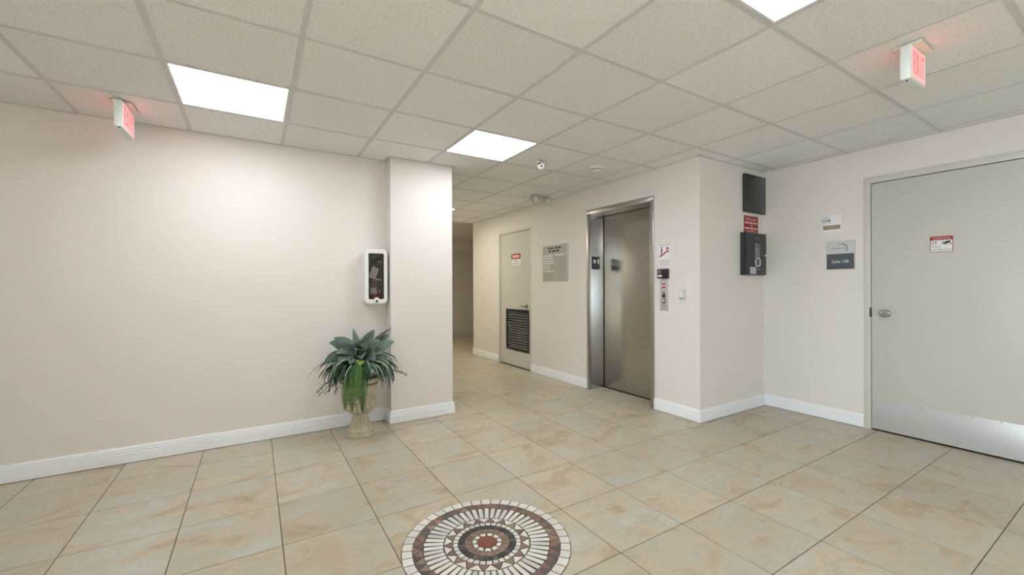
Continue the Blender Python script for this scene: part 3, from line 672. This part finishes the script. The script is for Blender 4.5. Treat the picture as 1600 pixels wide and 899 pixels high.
# ------------------------------------------------------------------ exit signs, ceiling devices
M_exface = mat('exit_face_lit', (.80, .55, .55), .4, emit=(1.0, .34, .34), es=.25)
M_exlet = mat('exit_letters_lit', (.9, .05, .05), .4, emit=(1.0, .06, .07), es=1.1)
M_exshell = mat('exit_sign_shell', (.74, .79, .77), .4)
def exit_sign(loc, rz, label, length=.30, flip=1):
    t = thing('exit_sign', label, 'exit sign', loc, rz, 'ceiling exit signs')
    # local x runs along the sign from the near end, faces are +-y
    MB().polyz([(length*.5-.085, -.055), (length*.5+.085, -.055), (length*.5+.085, .055), (length*.5-.085, .055)], -.014, 0).build('canopy', M_ivory, t, .003)
    MB().box(0, length, -.021, .021, -.182, -.014).build('housing', M_exshell, t, .006)
    for s in (-1, 1):
        B(.010, length-.010, s*.0215-.001, s*.0215+.001, -.172, -.022).build('lit_face', M_exface, t)
        # the four letters, built from strokes so that they read from both sides
        lx = length/2; k = s*-1
        def stroke(pts):
            q = [(lx+k*x*(length-.03)/.27, z-.097) for x, z in pts]
            MB().poly(q, s*.0228-.0006, s*.0228+.0006).build('letter_stroke', M_exlet, t)
        Wd, Hh, b = .044, .055, .012
        for n, ch in enumerate('EXIT'):
            cx = (n-1.5)*.060
            rect = lambda x0, x1, z0, z1: stroke([(cx+x0, z0), (cx+x1, z0), (cx+x1, z1), (cx+x0, z1)])
            h = Wd/2
            if ch == 'E':
                rect(-h, -h+b, -Hh, Hh); rect(-h+b, h, Hh-b, Hh); rect(-h+b, h-.006, -b/2, b/2); rect(-h+b, h, -Hh, -Hh+b)
            if ch == 'X':
                stroke([(cx-h, -Hh), (cx-h+b, -Hh), (cx+h, Hh), (cx+h-b, Hh)]); stroke([(cx-h, Hh), (cx-h+b, Hh), (cx+h, -Hh), (cx+h-b, -Hh)])
            if ch == 'I': rect(-b/2, b/2, -Hh, Hh)
            if ch == 'T': rect(-h, h, Hh-b, Hh); rect(-b/2, b/2, -Hh, Hh-b)
    MB().lathe([(0, 0), (.004, 0), (.004, .005), (0, .006)], 10, (.02, 0, -.182), '-z').build('test_button', M_ink, t)
    return t
exit_sign((-.722, 3.50, ZC+.0006), PI/2, 'lit red exit sign hanging near the top of the long left wall', .30)
exit_sign((2.725, .724, ZC+.0006), 0, 'lit red exit sign hanging from the ceiling above the suite door', .215)

cm = thing('ceiling_camera', 'small ivory ceiling camera with a round white lens, nearest the light panel', 'camera', (2.33, 3.24, ZC))
MB().box(-.045, .060, -.035, .045, -.018, 0).build('mount', M_ivory, cm, .005)
ball = [(0, -.040)] + [(.040*math.sin(a*PI/10), -.040*math.cos(a*PI/10)) for a in range(1, 10)] + [(0, .040)]
MB().lathe(ball, 20, (-.005, -.02, -.045)).build('ball', M_ivory, cm)
vdir = (Vector((0, 0, CAM_H))-Vector((2.33, 3.24, ZC))).normalized(); c0 = Vector((-.005, -.02, -.045))
MB().tube([c0+vdir*.030, c0+vdir*.052, c0+vdir*.054], [.028, .026, .020], 20).build('lens_ring', M_white, cm)
MB().tube([c0+vdir*.052, c0+vdir*.0555], [.013, .012], 14).build('lens', M_greyink, cm)
B(-.055, -.02, -.06, -.03, -.040, -.030).build('visor', M_ink, cm, .003)
sd = thing('smoke_detector', 'round ivory smoke detector on the ceiling in front of the elevator', 'smoke detector', (2.92, 3.10, ZC+.003))
MB().lathe([(0, 0), (.072, 0), (.072, .010), (.066, .020), (.052, .026)], 32, axis='-z').build('base', M_ivory, sd)
MB().lathe([(.046, .024), (.046, .036)], 32, axis='-z').build('sensing_slot', M_greyink, sd)
MB().lathe([(.050, .034), (.050, .042), (.042, .050), (.02, .054), (0, .054)], 32, axis='-z').build('cap', M_ivory, sd)
em = thing('emergency_light', 'pale twin emergency light on the corridor ceiling near the elevator wall', 'emergency light', (3.20, 4.50, ZC))
M_em = mat('emergency_light_grey', (.55, .55, .50), .35)
B(-.10, .12, -.05, .05, -.045, 0).build('housing', M_em, em, .008)
for x in (-.10, .10):
    h_ = MB().lathe([(0, 0), (.030, 0), (.046, .035), (.048, .045), (.044, .05), (0, .046)], 20, (x, -.035, -.062), 'y').build('lamp_head', M_em, em)
    MB().lathe([(0, 0), (.036, 0), (0, .006)], 16, (x, -.083, -.062), 'y').build('lamp_lens', M_ivory, h_)

# ------------------------------------------------------------------ mosaic medallion
md = thing('floor_medallion', 'round mosaic floor medallion of white, brown and black marble with a red centre', 'mosaic', (.965, 1.802, .0003))
def disc(r, n=96): return [(r*math.cos(2*PI*k/n), r*math.sin(2*PI*k/n)) for k in range(n)]
MB().polyz(disc(.409), 0, .0008).build('grout_bed', M_mgrout, md)
Z0, Z1 = .0008, .0026
def tess(name, pts, m):
    cx = sum(p[0] for p in pts)/len(pts); cy = sum(p[1] for p in pts)/len(pts)
    MB().polyz([(x-cx, y-cy) for x, y in pts], Z0, Z1).build(name, m, md, loc=(cx, cy, 0))
def pol(r, a): return (r*math.cos(a), r*math.sin(a))
def sector(r0, r1, a0, a1, gap, jit=0, taper=False, n=2):
    j = lambda: random.uniform(-jit, jit)
    g0, g1 = gap/2/r0, gap/2/r1
    if taper:    # parallel sided bar
        g1 = ((a1-a0)*r1 - ((a1-a0)*r0-gap)*1.16)/2/r1
    inn = [pol(r0+j(), a0+g0+(a1-a0-2*g0)*k/(n-1)) for k in range(n)]
    out = [pol(r1+j(), a1-g1-(a1-a0-2*g1)*k/(n-1)) for k in range(n)]
    return inn+out
def ring_of(name, n, r0, r1, gap, mats, jit=0, taper=False, ph=0, arc=2):
    for k in range(n):
        a = 2*PI*(k+ph)/n; tess(name, sector(r0, r1, a, a+2*PI/n, gap, jit, taper, arc), random.choice(mats))
ring_of('border_tessera', 43, .3590, .4050, .0062, [T_white]*5+[T_grey], .0015, arc=3)
k = 0
for n, (ra, rb) in ((40, (.3095, .3325)), (44, (.3335, .3565))):      # brown crazy ring: pairs of triangles
    pass
n = 36
for k in range(n):
    a0, a1 = 2*PI*k/n, 2*PI*(k+1)/n; am = (a0+a1)/2; ri, ro = .3115, .3555; g = .004
    tess('brown_tessera', [pol(ri, a0+g), pol(ri, a1-g), pol(ro, am+random.uniform(-.02, .02))], random.choice([T_brown, T_brown, T_dark, T_tan]))
    tess('brown_tessera', [pol(ro, am+g), pol(ri+.003, a1), pol(ro, am+2*PI/n-g), pol(ro+.001, a1)], random.choice([T_brown, T_dark, T_dark, T_brown]))
for k in range(52):
    a = 2*PI*(k+.5)/52; tess('bar_tessera', sector(.2135, .3065+random.uniform(-.004, .003), a, a+2*PI/52, .0062, .0012, True), random.choice([T_white, T_white, T_grey]))
n = 18
for k in range(n):
    a = 2*PI*(k+.35)/n; d = 2*PI/n
    tess('triangle_tessera', [pol(.2075, a-d*.40), pol(.172, a), pol(.2075, a+d*.40)][::-1], T_white)
    tess('brown_triangle_tessera', [pol(.170, a+d*.08), pol(.170, a+d*.92), pol(.2085, a+d*.5)], random.choice([T_brown, T_tan, T_brown]))
ring_of('small_tessera', 33, .1435, .1650, .0065, [T_white, T_white, T_grey], .001)
ring_of('black_tessera', 33, .111, .1395, .003, [T_black, T_black, T_dark], .001, ph=.3)
ring_of('brown_ring_tessera', 18, .0755, .1085, .003, [T_tan, T_brown, T_tan], .001, arc=3)
ring_of('inner_tessera', 11, .0515, .0720, .010, [T_white], .001)
tess('centre_tessera', disc(.048, 32), T_red)

# ------------------------------------------------------------------ urn with artificial plants
UX, UY = .768, 3.715
pp = thing('potted_plant', 'artificial foliage of ferns and grey green leaves in a cream stone urn', 'potted plant', (UX, UY, 0))
M_urn = mat('aged_cream_stone', (.56, .505, .385), .75, bump=.35, bscale=60, var=.14, vscale=22)
M_urnb = mat('brown_antiqued_band', (.20, .12, .075), .8)
foot = [(0, 0), (.112, 0), (.118, .008), (.117, .030), (.102, .035), (.100, .041), (.111, .046), (.109, .058), (.092, .068), (.078, .088), (.062, .115), (.053, .145), (.056, .166), (.070, .172), (.072, .184), (.060, .189)]
fl = lambda n, z0, z1, amp: (lambda a, z: 1+(amp*abs(math.cos(n*a/2))-amp*.5 if z0 < z < z1 else 0))
MB().lathe(foot, 96, mod=fl(16, .075, .160, .30)).build('urn_foot', M_urn, pp)
bowl = [(.060, .188), (.086, .196), (.104, .212), (.117, .232), (.124, .255), (.122, .274), (.110, .282), (.108, .287), (.122, .292), (.124, .303), (.112, .309), (.106, .316), (.108, .325)]
MB().lathe(bowl, 120, mod=fl(20, .192, .268, .20)).build('urn_bowl', M_urn, pp)
random.seed(3)
ph = [(random.randint(5, 16), random.uniform(0, 6), random.uniform(60, 130)) for _ in range(6)]
def relief(a, z):
    if not .335 < z < .425: return 1
    return 1+.012*sum(math.sin(n*a+p+z*q) for n, p, q in ph)/1.6
body = [(.108, .325)]+[(.108+.035*(k/12)**.9, .325+.105*k/12) for k in range(1, 13)]+[(.1435, .434)]
MB().lathe(body, 120, mod=relief, cap=False).build('urn_body', M_urn, pp)
bd = MB().lathe([(.1415, .432), (.1445, .433), (.1470, .446), (.1415, .447), (.1415, .432)], 64, cap=False).build('urn_band', M_urnb, pp)
rim = [(.1430, .446), (.150, .450), (.163, .458), (.172, .470), (.174, .482), (.168, .490), (.150, .489), (.142, .478), (.140, .470)]
MB().lathe(rim, 96, mod=lambda a, z: 1+(.012*math.sin(24*a) if z > .455 else 0), cap=False).build('urn_rim', M_urn, pp)
MB().lathe([(.141, .462), (.10, .466), (.0, .470)], 32).build('moss', mat('dark_moss', (.03, .035, .02), .95, bump=.6, bscale=80), pp)

def m_leaf(name, c1, c2, rough=.5, scale=9):
    m, N, L, p = nt(name)
    tc = N.new('ShaderNodeTexCoord'); oi = N.new('ShaderNodeObjectInfo'); n = N.new('ShaderNodeTexNoise'); n.inputs['Scale'].default_value = scale; n.inputs['Detail'].default_value = 3
    L.new(tc.outputs['Object'], n.inputs['Vector'])
    ad = N.new('ShaderNodeMath'); ad.operation = 'ADD'; sc = N.new('ShaderNodeMath'); sc.operation = 'MULTIPLY_ADD'; sc.inputs[1].default_value = .5; sc.inputs[2].default_value = -.25
    L.new(oi.outputs['Random'], sc.inputs[0]); L.new(n.outputs['Fac'], ad.inputs[0]); L.new(sc.outputs[0], ad.inputs[1])
    cr = N.new('ShaderNodeValToRGB'); cr.color_ramp.elements[0].position = .25; cr.color_ramp.elements[1].position = .75
    cr.color_ramp.elements[0].color = (*c1, 1); cr.color_ramp.elements[1].color = (*c2, 1)
    L.new(ad.outputs[0], cr.inputs['Fac']); L.new(cr.outputs[0], p.inputs['Base Color']); p.inputs['Roughness'].default_value = rough
    p.inputs['Specular IOR Level'].default_value = .35
    return m
L_hosta = m_leaf('grey_green_leaf', (.075, .12, .095), (.155, .215, .18)); L_purple = m_leaf('dusky_leaf', (.07, .075, .065), (.12, .12, .10))
L_dark = m_leaf('dark_green_blade', (.012, .045, .026), (.04, .11, .06)); L_pale = m_leaf('pale_striped_blade', (.26, .36, .22), (.42, .50, .36))
L_lime = m_leaf('lime_leaf', (.12, .19, .03), (.22, .28, .06)); L_fern = m_leaf('bright_fern', (.035, .105, .016), (.085, .19, .035)); L_fern2 = m_leaf('dull_fern', (.04, .09, .025), (.10, .15, .05))
L_sprig = m_leaf('grey_sprig', (.07, .09, .075), (.17, .19, .17)); L_stem = mat('brown_green_stem', (.06, .07, .03), .7)
YLIM = YW-.012-UY
def curve_pts(base, az, el, ln, droop, n=9, pw=1.25):
    """points along an arching stem: starts at elevation el, bends down by droop radians over its length"""
    p = Vector(base); pts = [p.copy()]; s = ln/(n-1)
    for k in range(n-1):
        e = max(-PI/2+.04, el - droop*((k+.5)/(n-1))**pw)
        p = p + Vector((math.cos(az)*math.cos(e), math.sin(az)*math.cos(e), math.sin(e)))*s
        if p.y > YLIM: p.y = YLIM
        if p.x > XC0-UX-.012 and p.y > YC-UY-.012: p.x = XC0-UX-.012
        pts.append(p.copy())
    return pts
def strip(mb, pts, wid, fold=.25, roll=0, wave=0, nref=None):
    """leaf blade along pts; wid(t) = half width; nref = direction the upper side turns to"""
    vs = []; fs = []; n = len(pts); nref = Vector(nref or (0, 0, 1))
    for i, p in enumerate(pts):
        t = (pts[min(i+1, n-1)]-pts[max(i-1, 0)]).normalized()
        side = t.cross(nref)
        if side.length < .05: side = Vector((1, 0, 0))
        side.normalize(); nor = side.cross(t)
        side = (side*math.cos(roll)+nor*math.sin(roll)).normalized(); nor = side.cross(t)
        w = wid(i/(n-1)); wv = wave*math.sin(i*1.9)
        for q in (p-side*w+nor*(w*fold+wv*w), p, p+side*w+nor*(w*fold-wv*w)):
            vs.append(q)
    for i in range(n-1):
        a = i*3; fs += [(a, a+1, a+4, a+3), (a+1, a+2, a+5, a+4)]
    mb.add(vs, fs, True); return mb
def clamp_mesh(mb):
    out = []
    for x, y, z in mb.v:
        y = min(y, YLIM+.004)
        if y > YC-UY-.008: x = min(x, XC0-UX-.008)
        out.append((x, y, z))
    mb.v = out
def leafobj(name, pts, wid, m, fold=.25, roll=0, wave=0, nref=None):
    mb = MB(); strip(mb, pts, wid, fold, roll, wave, nref)
    clamp_mesh(mb); o = mb.build(name, m, pp)
    sol = o.modifiers.new('thickness', 'SOLIDIFY'); sol.thickness = .0012
    return o
hosta = lambda w: (lambda t: w*max(.03, math.sin(PI*min(1, ((t-.12)/.88)**.82))**.8) if t > .14 else w*.07)
blade = lambda w: (lambda t: w*max(.06, (1-t**2.2))*(.55+.45*min(1, t*5)))
def dirto(dx, dy): return math.atan2(dy, dx)
CAMAZ = math.atan2(-UY, -UX)          # towards the viewer
# screen-right as seen from the camera, around the urn
def azs(right, toward): # direction mixing picture-right and towards-viewer
    R_ = Vector((math.cos(CAMAZ+PI/2), math.sin(CAMAZ+PI/2))); T_ = Vector((math.cos(CAMAZ), math.sin(CAMAZ)))
    d = R_*right+T_*toward; return math.atan2(d.y, d.x)
random.seed(11)
FACE = (math.cos(CAMAZ)*.8, math.sin(CAMAZ)*.8, .62)
# broad grey green leaves: (picture-right, toward viewer, elevation, length, half width, droop, height of base)
for rgt, tow, el_, ln, w, dp, zb in [(.80, -.05, .95, .33, .040, .45, .62), (.95, .15, .72, .33, .052, .45, .62), (-.80, .30, 1.10, .33, .060, 1.15, .62), (-.55, .15, 1.20, .32, .050, .95, .62),
        (.05, .55, 1.35, .27, .055, 1.05, .62), (-1, .35, .55, .31, .055, 1.25, .63), (.55, .80, .75, .22, .056, 1.75, .63), (-.75, .8, .75, .27, .060, 1.7, .63), (.1, .0, 1.45, .30, .050, .6, .62),
        (1, .55, .45, .28, .050, 1.5, .62), (.05, 1, .90, .20, .048, 1.9, .64), (.45, .35, 1.15, .28, .058, .95, .62), (-.25, .5, 1.25, .26, .060, 1.1, .62), (-.12, -.2, 1.4, .33, .026, .4, .60),
        (.65, .5, .85, .26, .056, 1.3, .62), (-.95, .6, .35, .28, .055, 1.5, .62), (.30, 1, .55, .20, .050, 2.0, .62), (-.45, 1, .80, .22, .055, 1.9, .62), (.9, .8, .3, .24, .045, 1.7, .60),
        (-.2, .9, 1.1, .20, .050, 1.6, .66), (.2, .8, 1.1, .20, .050, 1.6, .66), (-.6, .5, .95, .28, .055, 1.4, .62)]:
    az = azs(rgt, tow); base = Vector((math.cos(az)*.015, math.sin(az)*.015, zb+.005))
    leafobj('broad_leaf', curve_pts(base, az, el_, ln*.95, dp*.92, 13), hosta(w*1.08), L_hosta, .18, random.uniform(-.35, .35), .10, FACE)
for rgt, tow, el_, ln, w, dp, zb in [(.50, -.05, 1.22, .43, .022, .75, .62), (1.0, -.2, .95, .36, .014, .2, .56), (.35, .9, .2, .20, .026, 1.6, .60)]:
    az = azs(rgt, tow); leafobj('dusky_leaf', curve_pts((0, 0, zb-.05), az, el_, ln, dp, 10), hosta(w), L_purple, .3, .2, 0, FACE)
leafobj('lime_leaf', curve_pts((-.01, -.09, .63), azs(-.10, 1), .7, .13, 1.9, 9), hosta(.040), L_lime, .2, 0, 0, FACE)
leafobj('lime_leaf', curve_pts((-.04, -.09, .60), azs(-.5, 1), .5, .12, 1.8, 9), hosta(.026), L_lime, .2, .3, 0, FACE)
# arching spider plant blades
for k in range(110):
    a = random.uniform(0, 1); rgt = math.cos(a*2*PI); tow = math.sin(a*2*PI)*.8+.3
    az = azs(rgt, tow); ln = random.uniform(.20, .33); el_ = random.uniform(.35, 1.1); dp = random.uniform(1.9, 2.6)
    base = (math.cos(az)*.06, math.sin(az)*.06, .55+random.uniform(0, .08))
    leafobj('grass_blade', curve_pts(base, az, el_, ln, dp, 10, .9), blade(random.uniform(.008, .0145)), L_dark, .40, random.uniform(-.3, .3), 0, (FACE[0]*.6, FACE[1]*.6, .7))
for rgt, tow in [(-.9, .5), (-.62, .9), (-.40, 1), (.25, 1), (.50, .95), (.7, .7), (.95, .4), (-1, .2), (.60, .9), (-.75, .7), (.80, .5), (.62, .75)]:
    az = azs(rgt, tow); base = (math.cos(az)*.06, math.sin(az)*.06, .56)
    leafobj('striped_blade', curve_pts(base, az, random.uniform(.75, 1.1), random.uniform(.32, .40), random.uniform(2.3, 2.7), 12), blade(.0055), L_pale, .3, 0, 0, FACE)
for rgt, tow, ln in [(-1, .2, .48), (-.95, -.15, .42), (.95, .3, .40), (1, .0, .36)]:
    az = azs(rgt, tow); leafobj('dusky_blade', curve_pts((0, 0, .56), az, .75, ln, 1.9, 12), blade(.005), L_purple, .4, 0, 0, FACE)
def frond(base, az, el_, ln, dp, w, m, name='fern_frond', pw=1.25):
    NF = 24; pts = curve_pts(base, az, el_, ln, dp, NF, pw); mb = MB(); mb.tube(pts, [.0022]*len(pts), 5)
    for i in range(2, len(pts)-1):
        t = (pts[i+1]-pts[i-1]).normalized(); sd_ = t.cross(Vector((0, 0, 1)))
        if sd_.length < .2: sd_ = Vector((-math.sin(az), math.cos(az), 0))
        sd_.normalize(); u = i/(len(pts)-1); L_ = w*math.sin(PI*min(1, .12+u*.88))**.7
        for s in (-1, 1):
            d = (sd_*s*.92+t*.38).normalized(); nrm = d.cross(t).normalized(); a = pts[i]; q = ln/NF*.44
            mid = a+d*L_*.5-Vector((0, 0, .004)); tip = a+d*L_-Vector((0, 0, .014))
            mb.add([a-t*q, mid-t*q*.9, tip, mid+t*q*.9, a+t*q], [(0, 1, 2, 3, 4)], True)
    clamp_mesh(mb); o = mb.build(name, m, pp); sol = o.modifiers.new('thickness', 'SOLIDIFY'); sol.thickness = .0008
    return o
for bx, by, bz, rg, el_, ln in [(-.045, -.09, .62, -.16, .50, .46), (-.005, -.09, .61, .0, .45, .46), (-.075, -.08, .58, -.38, .35, .38), (-.025, -.09, .64, -.08, .6, .40)]:
    frond((bx, by, bz), azs(rg, 1), el_, ln, 2.15, .050, L_fern, 'fern_frond', .5)
frond((-.05, 0, .56), azs(-1, .3), .75, .34, 2.0, .032, L_fern2); frond((-.05, -.02, .55), azs(-.85, .7), .6, .36, 2.5, .035, L_fern2)
frond((.05, 0, .56), azs(1, .2), .75, .30, 1.8, .030, L_fern2); frond((-.04, 0, .56), azs(-.9, .0), .95, .30, 1.7, .030, L_fern2)
def sprig(base, az, el_, ln, dp, name='grey_sprig'):
    pts = curve_pts(base, az, el_, ln, dp, 16); mb = MB(); mb.tube(pts, .0016, 5)
    for i in range(7, 16):
        for s in range(3):
            d = Vector((random.uniform(-1, 1), random.uniform(-1, 1), random.uniform(-.8, .8))).normalized(); a = pts[i]; L_ = random.uniform(.014, .026)
            sd_ = d.cross(Vector((.3, .2, 1))).normalized()*L_*.30
            mb.add([a, a+d*L_*.5+sd_, a+d*L_, a+d*L_*.5-sd_], [(0, 1, 2, 3)])
    clamp_mesh(mb); o = mb.build(name, L_sprig, pp); sol = o.modifiers.new('thickness', 'SOLIDIFY'); sol.thickness = .0008
sprig((.05, 0, .50), azs(1, .35), .45, .36, 1.0); sprig((.05, 0, .50), azs(1, .5), .35, .36, .75)
for q in ((-1, .35, .2, .34, 1.1), (-1, .6, .1, .33, .9), (-.9, .5, .0, .28, .8), (-.8, .8, .1, .26, 1.2), (-1, .1, .25, .32, 1.3)): sprig((-.04, 0, .50), azs(q[0], q[1]), q[2], q[3], q[4])
